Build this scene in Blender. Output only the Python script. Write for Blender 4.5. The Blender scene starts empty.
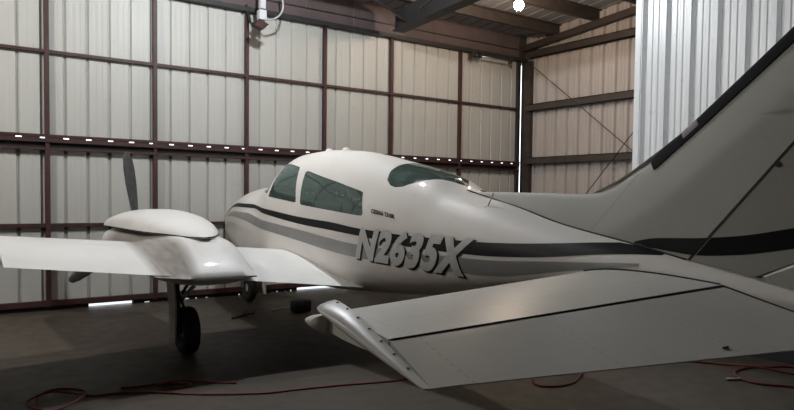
import bpy, bmesh, math, random
from mathutils import Vector, Matrix
random.seed(7)
S = bpy.context.scene
COL = S.collection

# ------------------------------------------------------------------ helpers
def mesh_obj(name, verts, faces, mat=None, parent=None, smooth=False, angle=None):
    me = bpy.data.meshes.new(name)
    me.from_pydata([tuple(v) for v in verts], [], faces)
    bm = bmesh.new(); bm.from_mesh(me)
    bmesh.ops.recalc_face_normals(bm, faces=bm.faces)
    bm.to_mesh(me); bm.free()
    return link(name, me, mat, parent, smooth, angle)

def link(name, me, mat=None, parent=None, smooth=False, angle=None):
    if mat: me.materials.append(mat)
    if smooth:
        for p in me.polygons: p.use_smooth = True
        if angle:
            me.set_sharp_from_angle(angle=math.radians(angle))
    o = bpy.data.objects.new(name, me); COL.objects.link(o)
    if parent: o.parent = parent
    return o

def bm_obj(name, bm, mat=None, parent=None, smooth=False, angle=None):
    bmesh.ops.recalc_face_normals(bm, faces=bm.faces)
    me = bpy.data.meshes.new(name); bm.to_mesh(me); bm.free()
    return link(name, me, mat, parent, smooth, angle)

def empty(name, loc=(0, 0, 0), rz=0):
    o = bpy.data.objects.new(name, None); COL.objects.link(o)
    o.location = loc; o.rotation_euler = (0, 0, rz); o.empty_display_size = .2
    return o

def thing(o, label, cat, group=None):
    o['label'] = label; o['category'] = cat
    if group: o['group'] = group
    return o

def struct(o):
    o['kind'] = 'structure'; return o

def box_bm(bm, x0, x1, y0, y1, z0, z1, bevel=0):
    r = bmesh.ops.create_cube(bm, size=1)
    vs = r['verts']
    for v in vs:
        v.co = Vector((x0 + (v.co.x + .5) * (x1 - x0), y0 + (v.co.y + .5) * (y1 - y0), z0 + (v.co.z + .5) * (z1 - z0)))
    if bevel:
        es = list({e for v in vs for e in v.link_edges})
        bmesh.ops.bevel(bm, geom=es, offset=bevel, segments=2, affect='EDGES', profile=.5)

def box(name, x0, x1, y0, y1, z0, z1, mat, parent=None, bevel=0):
    bm = bmesh.new(); box_bm(bm, x0, x1, y0, y1, z0, z1, bevel)
    return bm_obj(name, bm, mat, parent)

def loft(rings, cap=True):
    n = len(rings[0]); V = []; F = []
    for r in rings: V += [tuple(p) for p in r]
    for i in range(len(rings) - 1):
        for j in range(n):
            a = i * n + j; b = i * n + (j + 1) % n
            F.append((a, b, b + n, a + n))
    if cap:
        F.append(tuple(range(n))[::-1]); F.append(tuple((len(rings) - 1) * n + j for j in range(n)))
    return V, F

def mirror(V, F):
    return [(-v[0], v[1], v[2]) for v in V], [tuple(reversed(f)) for f in F]

def tube(pts, r, seg=8, closed=False, sub=4):
    P = [Vector(p) for p in pts]
    if sub > 1 and len(P) > 2:
        Q = []
        for i in range(len(P) - 1):
            p0 = P[max(i - 1, 0)]; p1 = P[i]; p2 = P[i + 1]; p3 = P[min(i + 2, len(P) - 1)]
            for k in range(sub):
                t = k / sub
                Q.append(.5 * ((2 * p1) + (-p0 + p2) * t + (2 * p0 - 5 * p1 + 4 * p2 - p3) * t * t + (-p0 + 3 * p1 - 3 * p2 + p3) * t ** 3))
        Q.append(P[-1]); P = Q
    rings = []
    up = Vector((0, 0, 1)); prev = None
    for i, p in enumerate(P):
        d = (P[min(i + 1, len(P) - 1)] - P[max(i - 1, 0)]).normalized()
        if prev is None:
            a = d.cross(up)
            if a.length < 1e-3: a = d.cross(Vector((1, 0, 0)))
            a.normalize()
        else:
            a = prev - d * prev.dot(d); a.normalize()
        prev = a; b = d.cross(a)
        rr = r[i] if isinstance(r, (list, tuple)) else r
        rings.append([p + (a * math.cos(2 * math.pi * k / seg) + b * math.sin(2 * math.pi * k / seg)) * rr for k in range(seg)])
    return loft(rings)

def lathe(profile, axis='x', seg=32, center=(0, 0, 0)):
    # profile: list of (along, radius)
    rings = []
    for a, r in profile:
        ring = []
        for k in range(seg):
            t = 2 * math.pi * k / seg
            c, s = r * math.cos(t), r * math.sin(t)
            p = {'x': (a, c, s), 'y': (c, a, s), 'z': (c, s, a)}[axis]
            ring.append(tuple(p[i] + center[i] for i in range(3)))
        rings.append(ring)
    return loft(rings)

def pchip_table(T):
    T = sorted(T); xs = [t[0] for t in T]; n = len(xs); K = len(T[0])
    M = []
    for k in range(1, K):
        ys = [t[k] for t in T]; h = [xs[i + 1] - xs[i] for i in range(n - 1)]; d = [(ys[i + 1] - ys[i]) / h[i] for i in range(n - 1)]
        m = [0] * n; m[0] = d[0]; m[-1] = d[-1]
        for i in range(1, n - 1):
            if d[i - 1] * d[i] > 0:
                w1 = 2 * h[i] + h[i - 1]; w2 = h[i] + 2 * h[i - 1]
                m[i] = (w1 + w2) / (w1 / d[i - 1] + w2 / d[i])
        M.append((ys, m))
    def f(x):
        i = 0
        while i < n - 2 and x > xs[i + 1]: i += 1
        h = xs[i + 1] - xs[i]; t = (x - xs[i]) / h; out = []
        for ys, m in M:
            out.append((1 + 2 * t) * (1 - t) ** 2 * ys[i] + t * (1 - t) ** 2 * h * m[i] + t * t * (3 - 2 * t) * ys[i + 1] + t * t * (t - 1) * h * m[i + 1])
        return out
    return f

# ------------------------------------------------------------------ materials
def nodes(name):
    m = bpy.data.materials.new(name); m.use_nodes = True
    nt = m.node_tree; b = nt.nodes['Principled BSDF']
    return m, nt, b

def mat(name, col, rough=.5, metal=0., noise=0., nscale=6., spec=.5, bump=0., coat=0., stretch=(1, 1, 1), col2=None):
    m, nt, b = nodes(name)
    b.inputs['Base Color'].default_value = (*col, 1); b.inputs['Roughness'].default_value = rough
    b.inputs['Metallic'].default_value = metal; b.inputs['Specular IOR Level'].default_value = spec
    b.inputs['Coat Weight'].default_value = coat; b.inputs['Coat Roughness'].default_value = .08
    if noise or bump or col2:
        tc = nt.nodes.new('ShaderNodeTexCoord'); mp = nt.nodes.new('ShaderNodeMapping'); mp.inputs['Scale'].default_value = stretch
        nt.links.new(tc.outputs['Object'], mp.inputs['Vector'])
        n = nt.nodes.new('ShaderNodeTexNoise'); n.inputs['Scale'].default_value = nscale; n.inputs['Detail'].default_value = 5
        nt.links.new(mp.outputs[0], n.inputs['Vector'])
        r = nt.nodes.new('ShaderNodeValToRGB')
        c2 = col2 or tuple(max(0, c * (1 - noise)) for c in col)
        r.color_ramp.elements[0].position = .35; r.color_ramp.elements[0].color = (*c2, 1)
        r.color_ramp.elements[1].position = .65; r.color_ramp.elements[1].color = (*col, 1)
        nt.links.new(n.outputs['Fac'], r.inputs['Fac'])
        if noise or col2: nt.links.new(r.outputs['Color'], b.inputs['Base Color'])
        if bump:
            bp = nt.nodes.new('ShaderNodeBump'); bp.inputs['Strength'].default_value = bump; bp.inputs['Distance'].default_value = .01
            nt.links.new(n.outputs['Fac'], bp.inputs['Height']); nt.links.new(bp.outputs['Normal'], b.inputs['Normal'])
    return m

def emit(name, col, strength):
    m = bpy.data.materials.new(name); m.use_nodes = True; nt = m.node_tree
    nt.nodes.remove(nt.nodes['Principled BSDF'])
    e = nt.nodes.new('ShaderNodeEmission'); e.inputs['Color'].default_value = (*col, 1); e.inputs['Strength'].default_value = strength
    nt.links.new(e.outputs[0], nt.nodes['Material Output'].inputs['Surface'])
    return m

class NB:
    """tiny node-math builder"""
    def __init__(s, nt): s.nt = nt
    def n(s, t, **k):
        x = s.nt.nodes.new(t)
        for a, v in k.items(): setattr(x, a, v)
        return x
    def m(s, op, a, b=None, clamp=False):
        x = s.n('ShaderNodeMath', operation=op, use_clamp=clamp)
        for i, v in enumerate((a, b)):
            if v is None: continue
            if isinstance(v, (int, float)): x.inputs[i].default_value = v
            else: s.nt.links.new(v, x.inputs[i])
        return x.outputs[0]
    def mix(s, fac, a, b):
        x = s.n('ShaderNodeMix', data_type='RGBA')
        for i, v in ((0, fac), (6, a), (7, b)):
            if isinstance(v, (int, float)): x.inputs[i].default_value = v
            elif isinstance(v, tuple): x.inputs[i].default_value = (*v, 1)
            else: s.nt.links.new(v, x.inputs[i])
        return x.outputs[2]
    def xyz(s):
        tc = s.n('ShaderNodeTexCoord'); sp = s.n('ShaderNodeSeparateXYZ'); s.nt.links.new(tc.outputs['Object'], sp.inputs[0])
        return sp.outputs[0], sp.outputs[1], sp.outputs[2], tc.outputs['Object']
    def noise(s, vec, scale, detail=4, stretch=None):
        n = s.n('ShaderNodeTexNoise'); n.inputs['Scale'].default_value = scale; n.inputs['Detail'].default_value = detail
        if stretch:
            mp = s.n('ShaderNodeMapping'); mp.inputs['Scale'].default_value = stretch; s.nt.links.new(vec, mp.inputs[0]); vec = mp.outputs[0]
        s.nt.links.new(vec, n.inputs['Vector']); return n.outputs['Fac']
    def band(s, v, c, w, soft):
        # 1 inside |v-c|<w, soft edge
        d = s.m('ABSOLUTE', s.m('SUBTRACT', v, c)); return s.m('DIVIDE', s.m('SUBTRACT', w + soft, d), soft, True)

WHITE = (.69, .66, .625)
def paint_mat(name, base=WHITE, rough=.22, kind=None):
    m, nt, b = nodes(name); k = NB(nt); x, y, z, v = k.xyz()
    n1 = k.noise(v, 2.2, 6); n2 = k.noise(v, 14, 5, (1, .35, 1))
    dirt = k.m('MULTIPLY', k.m('MULTIPLY', k.m('SUBTRACT', n1, .42, True), 1.5, True), .55)
    col = k.mix(dirt, base, tuple(c * .74 for c in base))
    sp = k.m('GREATER_THAN', n2, .68); col = k.mix(k.m('MULTIPLY', sp, .12), col, (.3, .27, .23))
    if kind == 'stab':
        # rivet rows along the chord and faint skin seams
        fx = k.m('FRACT', k.m('MULTIPLY', x, 1.45)); row = k.band(fx, .5, .006, .004)
        dots = k.m('GREATER_THAN', k.m('FRACT', k.m('MULTIPLY', y, 26)), .5)
        col = k.mix(k.m('MULTIPLY', k.m('MULTIPLY', row, dots), .22), col, (.12, .11, .10))
        fy = k.band(k.m('ABSOLUTE', k.m('ADD', y, 4.33)), 0, .004, .003)
        col = k.mix(k.m('MULTIPLY', fy, .18), col, (.2, .19, .17))
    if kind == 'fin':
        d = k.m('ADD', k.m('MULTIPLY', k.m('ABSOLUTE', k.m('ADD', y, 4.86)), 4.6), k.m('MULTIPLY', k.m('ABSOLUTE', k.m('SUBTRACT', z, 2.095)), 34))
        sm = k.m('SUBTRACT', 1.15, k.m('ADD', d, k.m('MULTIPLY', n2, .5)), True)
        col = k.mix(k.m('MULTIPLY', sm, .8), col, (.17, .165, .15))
        # sloping skin seam between dorsal fin and fin
        e = k.m('ADD', k.m('MULTIPLY', y, .77), k.m('MULTIPLY', z, .64))
        col = k.mix(k.m('MULTIPLY', k.band(e, -1.86, .0025, .002), .5), col, (.2, .19, .17))
    if kind == 'nacelle':
        ax_ = k.m('ABSOLUTE', x)
        # brown exhaust streak running back down the outboard side
        cx = k.m('ADD', 2.185, k.m('MULTIPLY', k.m('SUBTRACT', .8, y, True), .04))
        s1 = k.m('DIVIDE', k.m('SUBTRACT', .22, k.m('ABSOLUTE', k.m('SUBTRACT', ax_, cx))), .11, True)
        s2 = k.m('DIVIDE', k.m('SUBTRACT', 2.0, y), .5, True)
        st = k.m('MULTIPLY', k.m('MULTIPLY', s1, s2), k.m('ADD', .55, k.m('MULTIPLY', k.noise(v, 9, 4, (2, .15, 2)), .4)))
        st = k.m('MULTIPLY', st, k.m('DIVIDE', k.m('SUBTRACT', 1.212, z), .01, True))
        col = k.mix(k.m('MULTIPLY', st, 1.0, True), col, (.17, .14, .115))
        pa = k.m('SUBTRACT', 1.0, k.m('ADD', k.m('MULTIPLY', k.m('ABSOLUTE', k.m('SUBTRACT', y, 1.25)), 2.2), k.m('MULTIPLY', k.m('ABSOLUTE', k.m('SUBTRACT', ax_, 1.80)), 5)), True)
        col = k.mix(k.m('MULTIPLY', k.m('MULTIPLY', pa, n2), .9, True), col, (.35, .34, .32))
    nt.links.new(col, b.inputs['Base Color'])
    b.inputs['Roughness'].default_value = rough
    b.inputs['Coat Weight'].default_value = 0 if kind in ('fin', 'stab') else .4; b.inputs['Coat Roughness'].default_value = .03; b.inputs['Specular IOR Level'].default_value = .2
    bp = k.n('ShaderNodeBump'); bp.inputs['Strength'].default_value = .025; bp.inputs['Distance'].default_value = .01
    nt.links.new(k.noise(v, 5, 2), bp.inputs['Height']); nt.links.new(bp.outputs[0], b.inputs['Normal'])
    return m

M = {}
M['white'] = paint_mat('aircraft_white_paint', rough=.5)
M['wingwhite'] = paint_mat('wing_white_paint', (.87, .87, .85), .35, 'nacelle')
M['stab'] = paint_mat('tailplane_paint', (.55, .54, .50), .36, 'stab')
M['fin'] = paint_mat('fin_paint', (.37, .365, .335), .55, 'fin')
M['nacelle'] = paint_mat('nacelle_paint', (.86, .85, .83), .4, 'nacelle')
M['black'] = mat('gloss_black_stripe', (.009, .009, .010), .5, spec=.15)
M['grey'] = mat('grey_stripe', (.25, .25, .245), .35, noise=.1)
M['silver'] = mat('number_silver', (.52, .52, .505), .4, noise=.1, nscale=20)
M['boot'] = mat('deice_rubber', (.005, .005, .006), .8, spec=.12)
M['worn'] = mat('worn_rubber', (.07, .034, .024), .6, noise=.4, nscale=25)
M['seam'] = mat('dark_gap', (.02, .02, .02), .8)
M['rubber'] = mat('tyre_rubber', (.012, .012, .012), .75, noise=.3, bump=.2, nscale=30)
M['metal'] = mat('bare_metal', (.5, .5, .5), .35, .9, noise=.2)
M['darkmetal'] = mat('dark_metal', (.06, .06, .062), .45, .5, noise=.3)
M['blade'] = mat('propeller_blade_grey', (.07, .075, .075), .45, .3, noise=.3, nscale=15)
M['nose_door'] = mat('nose_door_cream', (.72, .70, .64), .5, noise=.2)
M['door_white'] = mat('gear_door_grey_white', (.46, .45, .42), .5, noise=.25, nscale=8)
M['cabin'] = mat('cabin_trim', (.16, .17, .165), .8, noise=.2)
M['seat'] = mat('seat_cloth', (.07, .075, .08), .85, noise=.3)
M['redbrown'] = mat('red_oxide_steel', (.058, .022, .021), .55, noise=.35, nscale=9)
M['darksteel'] = mat('dark_painted_steel', (.030, .027, .028), .6, noise=.3, nscale=5)
M['brownsteel'] = mat('brown_primer_steel', (.055, .042, .036), .6, noise=.3, nscale=5)
M['gasket'] = mat('black_rubber_gasket', (.006, .005, .006), .8)
M['hose'] = mat('red_hose_rubber', (.20, .026, .017), .6, noise=.3, nscale=30)
M['cord'] = mat('brown_cord', (.06, .045, .035), .7)
M['brass'] = mat('pale_hose_fitting', (.55, .5, .4), .4, .5)
M['greybox'] = mat('pale_junction_box', (.55, .55, .57), .5)
M['conduit'] = mat('grey_conduit', (.42, .42, .44), .5)
M['socket'] = mat('lamp_socket', (.1, .1, .1), .5)

def siding_mat(name, base, tint, rough=.45):
    m, nt, b = nodes(name); k = NB(nt); x, y, z, v = k.xyz()
    n = k.noise(v, 1.2, 6, (3, 3, .35)); n2 = k.noise(v, 7, 4)
    col = k.mix(k.m('MULTIPLY', k.m('SUBTRACT', n, .4, True), 1.6, True), base, tint)
    col = k.mix(k.m('MULTIPLY', k.m('GREATER_THAN', n2, .66), .10), col, (.25, .2, .16))
    nt.links.new(col, b.inputs['Base Color']); b.inputs['Roughness'].default_value = rough
    return m
M['doorpanel'] = siding_mat('door_sheet_cream', (.48, .475, .445), (.43, .42, .39))
M['siding'] = siding_mat('wall_sheet_beige', (.45, .41, .385), (.37, .335, .31), .28)
M['galv'] = siding_mat('partition_sheet_white', (.84, .86, .875), (.76, .785, .80), .33)
M['deck'] = siding_mat('roof_deck_grey', (.24, .23, .23), (.17, .16, .165))
M['lower_strip'] = mat('dark_grey_lower_strip', (.045, .046, .047), .6, noise=.3)
M['darkwall'] = siding_mat('old_brown_wall_sheet', (.14, .12, .105), (.09, .075, .065), .6)
M['header'] = siding_mat('header_sheet_mauve', (.115, .084, .084), (.08, .058, .056), .7)
M['outside'] = mat('sunlit_concrete_apron', (.6, .6, .58), .9)

def floor_mat():
    m, nt, b = nodes('worn_concrete_floor'); k = NB(nt); x, y, z, v = k.xyz()
    n1 = k.noise(v, .55, 6); n2 = k.noise(v, 6, 8); n3 = k.noise(v, 60, 3)
    base = k.mix(k.m('MULTIPLY', k.m('SUBTRACT', n1, .36, True), 2.6, True), (.074, .058, .041), (.036, .026, .018))
    base = k.mix(k.m('MULTIPLY', k.m('SUBTRACT', n2, .5, True), 1.6, True), base, (.034, .028, .022))
    base = k.mix(k.m('MULTIPLY', k.m('GREATER_THAN', n3, .63), .35), base, (.10, .09, .08))
    # control joint crossing the slab and an oil stain under the left engine
    j = k.band(k.m('ADD', y, k.m('MULTIPLY', x, .125)), 4.945, .008, .006)
    base = k.mix(k.m('MULTIPLY', j, .8), base, (.025, .02, .016))
    j2 = k.band(k.m('SUBTRACT', y, k.m('MULTIPLY', x, -.55)), 5.9, .007, .006)
    nt.links.new(base, b.inputs['Base Color'])
    r = k.m('ADD', .42, k.m('MULTIPLY', n2, .3)); nt.links.new(r, b.inputs['Roughness'])
    bp = k.n('ShaderNodeBump'); bp.inputs['Strength'].default_value = .15; bp.inputs['Distance'].default_value = .01
    nt.links.new(n2, bp.inputs['Height']); nt.links.new(bp.outputs[0], b.inputs['Normal'])
    return m
M['floor'] = floor_mat()

def glass_mat():
    m = bpy.data.materials.new('green_tinted_window'); m.use_nodes = True; nt = m.node_tree
    nt.nodes.remove(nt.nodes['Principled BSDF'])
    t = nt.nodes.new('ShaderNodeBsdfTransparent'); t.inputs[0].default_value = (.34, .47, .44, 1)
    g = nt.nodes.new('ShaderNodeBsdfGlossy'); g.inputs[0].default_value = (.9, 1, .97, 1); g.inputs['Roughness'].default_value = .04
    d = nt.nodes.new('ShaderNodeBsdfDiffuse'); d.inputs[0].default_value = (.16, .24, .22, 1)
    fr = nt.nodes.new('ShaderNodeFresnel'); fr.inputs[0].default_value = 1.5
    m1 = nt.nodes.new('ShaderNodeMixShader'); m1.inputs[0].default_value = .28
    nt.links.new(t.outputs[0], m1.inputs[1]); nt.links.new(d.outputs[0], m1.inputs[2])
    m2 = nt.nodes.new('ShaderNodeMixShader'); nt.links.new(fr.outputs[0], m2.inputs[0])
    nt.links.new(m1.outputs[0], m2.inputs[1]); nt.links.new(g.outputs[0], m2.inputs[2])
    nt.links.new(m2.outputs[0], nt.nodes['Material Output'].inputs['Surface'])
    return m
M['glass'] = glass_mat()

# ------------------------------------------------------------------ camera
CAMH = 1.595; YAW = .626; PITCH = -.04; ROLL = -.012; FPX = 669.291
cam = bpy.data.cameras.new('camera'); co = bpy.data.objects.new('camera', cam); COL.objects.link(co)
fw = Vector((math.sin(YAW) * math.cos(PITCH), math.cos(YAW) * math.cos(PITCH), math.sin(PITCH)))
rt = Vector((math.cos(YAW), -math.sin(YAW), 0)); up = rt.cross(fw)
c_, s_ = math.cos(ROLL), math.sin(ROLL)
R2 = rt * c_ - up * s_; U2 = rt * s_ + up * c_
mw = Matrix((( R2.x, U2.x, -fw.x, 0), (R2.y, U2.y, -fw.y, 0), (R2.z, U2.z, -fw.z, CAMH), (0, 0, 0, 1)))
co.matrix_world = mw
cam.sensor_fit = 'HORIZONTAL'; cam.sensor_width = 36; cam.lens = 36 * FPX / 794
cam.shift_y = (224.32 - 205) / 794
cam.clip_start = .05; cam.clip_end = 300
S.camera = co

# ------------------------------------------------------------------ hangar
XL, XR = -2.55, 10.64       # side walls
YD, YB = 10.16, -3.5        # door line, rear wall
XP, YP = 7.0, 4.87          # jogged partition on the right
ZD = 4.50                  # underside of door head beam
def roof(y): return 5.03 + .085 * (YD - y)

struct(mesh_obj('floor', [(XL - .2, YB - .2, 0), (XR + .2, YB - .2, 0), (XR + .2, YD + .06, 0), (XL - .2, YD + .06, 0)], [(0, 1, 2, 3)], M['floor']))
struct(mesh_obj('ground', [(-40, YD + .06, -.004), (50, YD + .06, -.004), (50, 60, -.004), (-40, 60, -.004)], [(0, 1, 2, 3)], M['outside']))

def rib_profile(L0, L1, pitch, start, depth=.032, wide=.075, minor=2, mdep=.004):
    """list of (along, depth) of a ribbed metal sheet"""
    pts = [(L0, 0)]
    k = math.ceil((L0 - start) / pitch)
    c = start + k * pitch
    while c < L1 + pitch:
        if c - wide / 2 > L0 and c + wide / 2 < L1:
            pts += [(c - wide / 2, 0), (c - wide / 4, depth), (c + wide / 4, depth), (c + wide / 2, 0)]
        for q in range(1, minor + 1):
            u = c + wide / 2 + (pitch - wide) * q / (minor + 1)
            if u - .02 > L0 and u + .02 < L1:
                pts += [(u - .022, 0), (u - .010, mdep), (u + .010, mdep), (u + .022, 0)]
        c += pitch
    pts.append((L1, 0))
    return pts

def sheet(name, prof, place, zb, zt, m, parent=None, thick=.012):
    """place(along, depth) -> (x,y); zb, zt numbers or functions of (x,y)"""
    V = []; F = []
    for layer in (0, 1):
        for a, d in prof:
            x, y = place(a, d + layer * thick)
            V.append((x, y, zb(x, y) if callable(zb) else zb)); V.append((x, y, zt(x, y) if callable(zt) else zt))
    n = len(prof); o = 2 * n
    for i in range(n - 1):
        F.append((2 * i, 2 * i + 2, 2 * i + 3, 2 * i + 1)); F.append((o + 2 * i, o + 2 * i + 1, o + 2 * i + 3, o + 2 * i + 2))
        F.append((2 * i + 1, 2 * i + 3, o + 2 * i + 3, o + 2 * i + 1)); F.append((2 * i, o + 2 * i, o + 2 * i + 2, 2 * i + 2))
    F.append((0, 1, o + 1, o)); e = 2 * n - 2; F.append((e, o + e, o + e + 1, e + 1))
    return mesh_obj(name, V, F, m, parent)

# --- bifold hangar door
door = struct(empty('door_1', (0, 0, 0)))
DX0, DX1 = XL + .25, 10.497
pitch = .2855; st = 1.135
placeD = lambda a, d: (a, YD + d)
sheet('upper_panel', rib_profile(DX0, DX1, pitch, st, .03, .05, 2, .0015), placeD, 2.362, ZD + .02, M['doorpanel'], door)
sheet('lower_panel', rib_profile(DX0, DX1, pitch, st, .03, .05, 2, .0015), placeD, .06, 2.20, M['doorpanel'], door)
posts = [-1.38, .05, 1.477, 2.90, 4.33, 5.747, 7.15, 8.82]
for x in posts:
    box('frame_post', x - .03, x + .03, YD - .072, YD - .004, .05, 2.20, M['redbrown'], door)
    box('frame_post', x - .028, x + .028, YD - .07, YD - .004, 2.375, ZD, M['redbrown'], door)
    box('frame_post', x - .025, x + .025, YD - .062, YD - .004, 2.18, 2.39, M['redbrown'], door)
for x in (DX0 + .05, 10.455):
    box('edge_post', x - .04, x + .04, YD - .07, YD - .004, .05, ZD, M['darksteel'], door)
for z, h in ((3.50, .021), (1.163, .024)):
    box('girt', DX0, DX1, YD - .06, YD - .004, z - h, z + h, M['redbrown'], door)
box('bottom_rail', DX0, DX1, YD - .075, YD - .004, .062, .135, M['redbrown'], door)
# rubber seal with worn-out stretches where daylight comes in
gaps = [(1.98, 2.58, .05), (2.74, 2.83, .02), (3.32, 3.42, .02), (3.5, 3.55, .018), (3.66, 3.72, .015)]
x = 4.2
while x < 5.15:
    w = random.uniform(.03, .08); gaps.append((x, x + w, .022)); x += w + random.uniform(.05, .11)
gaps.append((5.24, 6.3, .052))
bm = bmesh.new(); px = DX0
for a, b_, h in gaps:
    box_bm(bm, px, a, YD - .045, YD + .03, .0, .064); box_bm(bm, a, b_, YD - .045, YD + .03, h, .064); px = b_
box_bm(bm, px, DX1, YD - .045, YD + .03, .0, .064)
bm_obj('bottom_seal', bm, M['gasket'], door)
# mid rail where the leaves fold: tube, daylight slots at every rib, black gap, tube
box('mid_rail', DX0, DX1, YD - .085, YD - .004, 2.353, 2.388, M['redbrown'], door)
bm = bmesh.new(); px = DX0; c = st + pitch * math.ceil((DX0 - st) / pitch)
while c < DX1 - .1:
    w = .036
    box_bm(bm, px, c - w, YD - .075, YD - .055, 2.332, 2.3528); px = c + w
    c += pitch
box_bm(bm, px, DX1, YD - .075, YD - .055, 2.330, 2.3528)
bm_obj('slotted_strip', bm, M['redbrown'], door)
box('mid_rail', DX0, DX1, YD - .08, YD - .02, 2.283, 2.335, M['redbrown'], door)
box('fold_gasket', DX0, DX1, YD - .03, YD + .05, 2.21, 2.284, M['gasket'], door)
box('mid_rail', DX0, DX1, YD - .08, YD - .004, 2.180, 2.212, M['redbrown'], door)
# hinge bolts at the seams of the lower leaf
bm = bmesh.new(); c = st
while c < 5:
    box_bm(bm, c - .02, c + .02, YD - .02, YD + .0, 2.13, 2.178); box_bm(bm, c - .02, c + .02, YD - .02, YD, 1.09, 1.138); c += pitch
bm_obj('panel_clip', bm, M['brownsteel'], door)

# --- wall over and around the door
wf = struct(empty('wall_front', (0, 0, 0)))
box('head_beam', XL, XR, YD - .14, YD + .12, ZD, ZD + .065, M['darksteel'], wf)
sheet('header_siding', rib_profile(XL, XR, .9, 0, .008, .03, 0), lambda a, d: (a, YD - .06 + d), ZD + .065, lambda x, y: roof(YD) + .05, M['header'], wf)
box('header_girt', XL, XR, YD - .085, YD - .05, ZD + .235, ZD + .252, M['darksteel'], wf)
box('jamb_post', XL, DX0 - .02, YD - .12, YD + .12, 0, ZD, M['darksteel'], wf)
bm = bmesh.new()
# right jamb: H-shaped column; the slit between it and the door edge lets daylight in
box_bm(bm, 10.527, XR + .05, YD - .30, YD - .285, 0, ZD); box_bm(bm, 10.527, XR + .05, YD - .075, YD - .06, 0, ZD); box_bm(bm, 10.585, 10.60, YD - .285, YD - .075, 0, ZD)
bm_obj('corner_column', bm, M['brownsteel'], wf)
box('corner_closure', 10.44, XR + .16, YD - .075, YD + .13, ZD - .02, roof(YD) + .04, M['brownsteel'], wf)

# --- right wall with girts and crossed brace rods
wr = struct(empty('wall_right', (0, 0, 0)))
sheet('siding', rib_profile(YP - .2, YD - .065, .285, .1, .05, .09, 2, .012), lambda a, d: (XR + d, a), 0, lambda x, y: roof(y) + .04, M['siding'], wr)
for z in (4.615, 3.51, 2.40, 1.2):
    bm = bmesh.new()
    box_bm(bm, XR - .17, XR - .005, YP, YD - .24, z + .05, z + .066); box_bm(bm, XR - .03, XR - .005, YP, YD - .24, z - .066, z + .066)
    box_bm(bm, XR - .17, XR - .15, YP, YD - .24, z - .066, z + .066)
    bm_obj('girt', bm, M['brownsteel'], wr)
# rafter along the wall following the roof pitch
V = []; 
for y in (YP - .1, YD - .05):
    zz = roof(y)
    for xx, dz in ((XR - .14, -.325), (XR - .005, -.325), (XR - .005, -.201), (XR - .14, -.201)): V.append((xx, y, zz + dz))
mesh_obj('rafter', V, [(0, 1, 2, 3), (7, 6, 5, 4), (0, 4, 5, 1), (1, 5, 6, 2), (2, 6, 7, 3), (3, 7, 4, 0)], M['brownsteel'], wr)
for a, b_ in (((9.86, 4.46), (7.0, 2.26)), ((8.75, 1.2), (6.2, 4.0))):
    V, F = tube([(XR - .19, a[0], a[1]), (XR - .19, b_[0], b_[1])], .009, 6, sub=1); mesh_obj('brace_rod', V, F, M['darksteel'], wr)

# --- jogged partition wall (ribbed white sheet) and its short return
wp = struct(empty('wall_partition', (0, 0, 0)))
sheet('siding', rib_profile(YB, YP, .3035, 4.747, .055, .075, 2, .007), lambda a, d: (XP + d, a), 0, lambda x, y: roof(y) + .04, M['galv'], wp)
sheet('return_siding', rib_profile(XP, XR + .02, .3035, XP + .2, .036, .085, 2), lambda a, d: (a, YP - .02 - d), 0, lambda x, y: roof(y) + .04, M['galv'], wp)
box('corner_trim', XP - .006, XP + .05, YP - .07, YP + .006, 0, roof(YP), M['galv'], wp)
struct(box('dark_strip_right', XP - .012, XP + .002, YB + .05, YP - .08, 0, .5, M['lower_strip']))  # dark strip added to make the partition foot darker below the elevator
# --- left and rear walls (behind and beside the camera)
wl = struct(sheet('wall_left', rib_profile(YB, YD + .1, .285, .1), lambda a, d: (XL - d, a), 0, lambda x, y: roof(y) + .04, M['darkwall']))
wb = struct(sheet('wall_back', rib_profile(XL, XP, .285, .1), lambda a, d: (a, YB - d), 0, lambda x, y: roof(y) + .04, M['darkwall']))

# --- roof: ribbed deck, purlins, one deep rafter
ce = struct(empty('ceiling', (0, 0, 0)))
prof = rib_profile(XL - .1, XR + .15, .30, 0, .03, .08, 1)
V = []; F = []
for layer in (0, 1):
    for a, d in prof:
        for y in (YB - .1, YD + .15): V.append((a, y, roof(y) + d + .012 * layer))
n = len(prof); o = 2 * n
for i in range(n - 1):
    F.append((2 * i, 2 * i + 1, 2 * i + 3, 2 * i + 2)); F.append((o + 2 * i, o + 2 * i + 2, o + 2 * i + 3, o + 2 * i + 1))
mesh_obj('roof_deck', V, F, M['deck'], ce)
y = 9.2
while y > YB + .2:
    xr = XR - .01 if y > YP else XP - .02
    zz = roof(y); bm = bmesh.new()
    box_bm(bm, XL, xr, y - .01, y + .01, zz - .20, zz - .002)
    box_bm(bm, XL, xr, y + .01, y + .075, zz - .20, zz - .185); box_bm(bm, XL, xr, y - .075, y - .01, zz - .018, zz - .003)
    bm_obj('purlin', bm, M['brownsteel'], ce); y -= .98
bm = bmesh.new()
X0 = 6.93
ys = [9.62, 9.3, -3.4]
def ibeam(x, pts):
    V = []; F = []
    for (yy, z0, z1) in pts:
        for xx, z in ((x - .12, z0), (x + .12, z0), (x + .12, z0 + .018), (x + .012, z0 + .018), (x + .012, z1), (x - .012, z1), (x - .012, z0 + .018), (x - .12, z0 + .018)):
            V.append((xx, yy, z))
    for i in range(len(pts) - 1):
        for j in range(8):
            a = i * 8 + j; b_ = i * 8 + (j + 1) % 8; F.append((a, b_, b_ + 8, a + 8))
    F.append(tuple(range(8))); F.append(tuple(range(8 * len(pts) - 8, 8 * len(pts)))[::-1])
    return V, F
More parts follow.
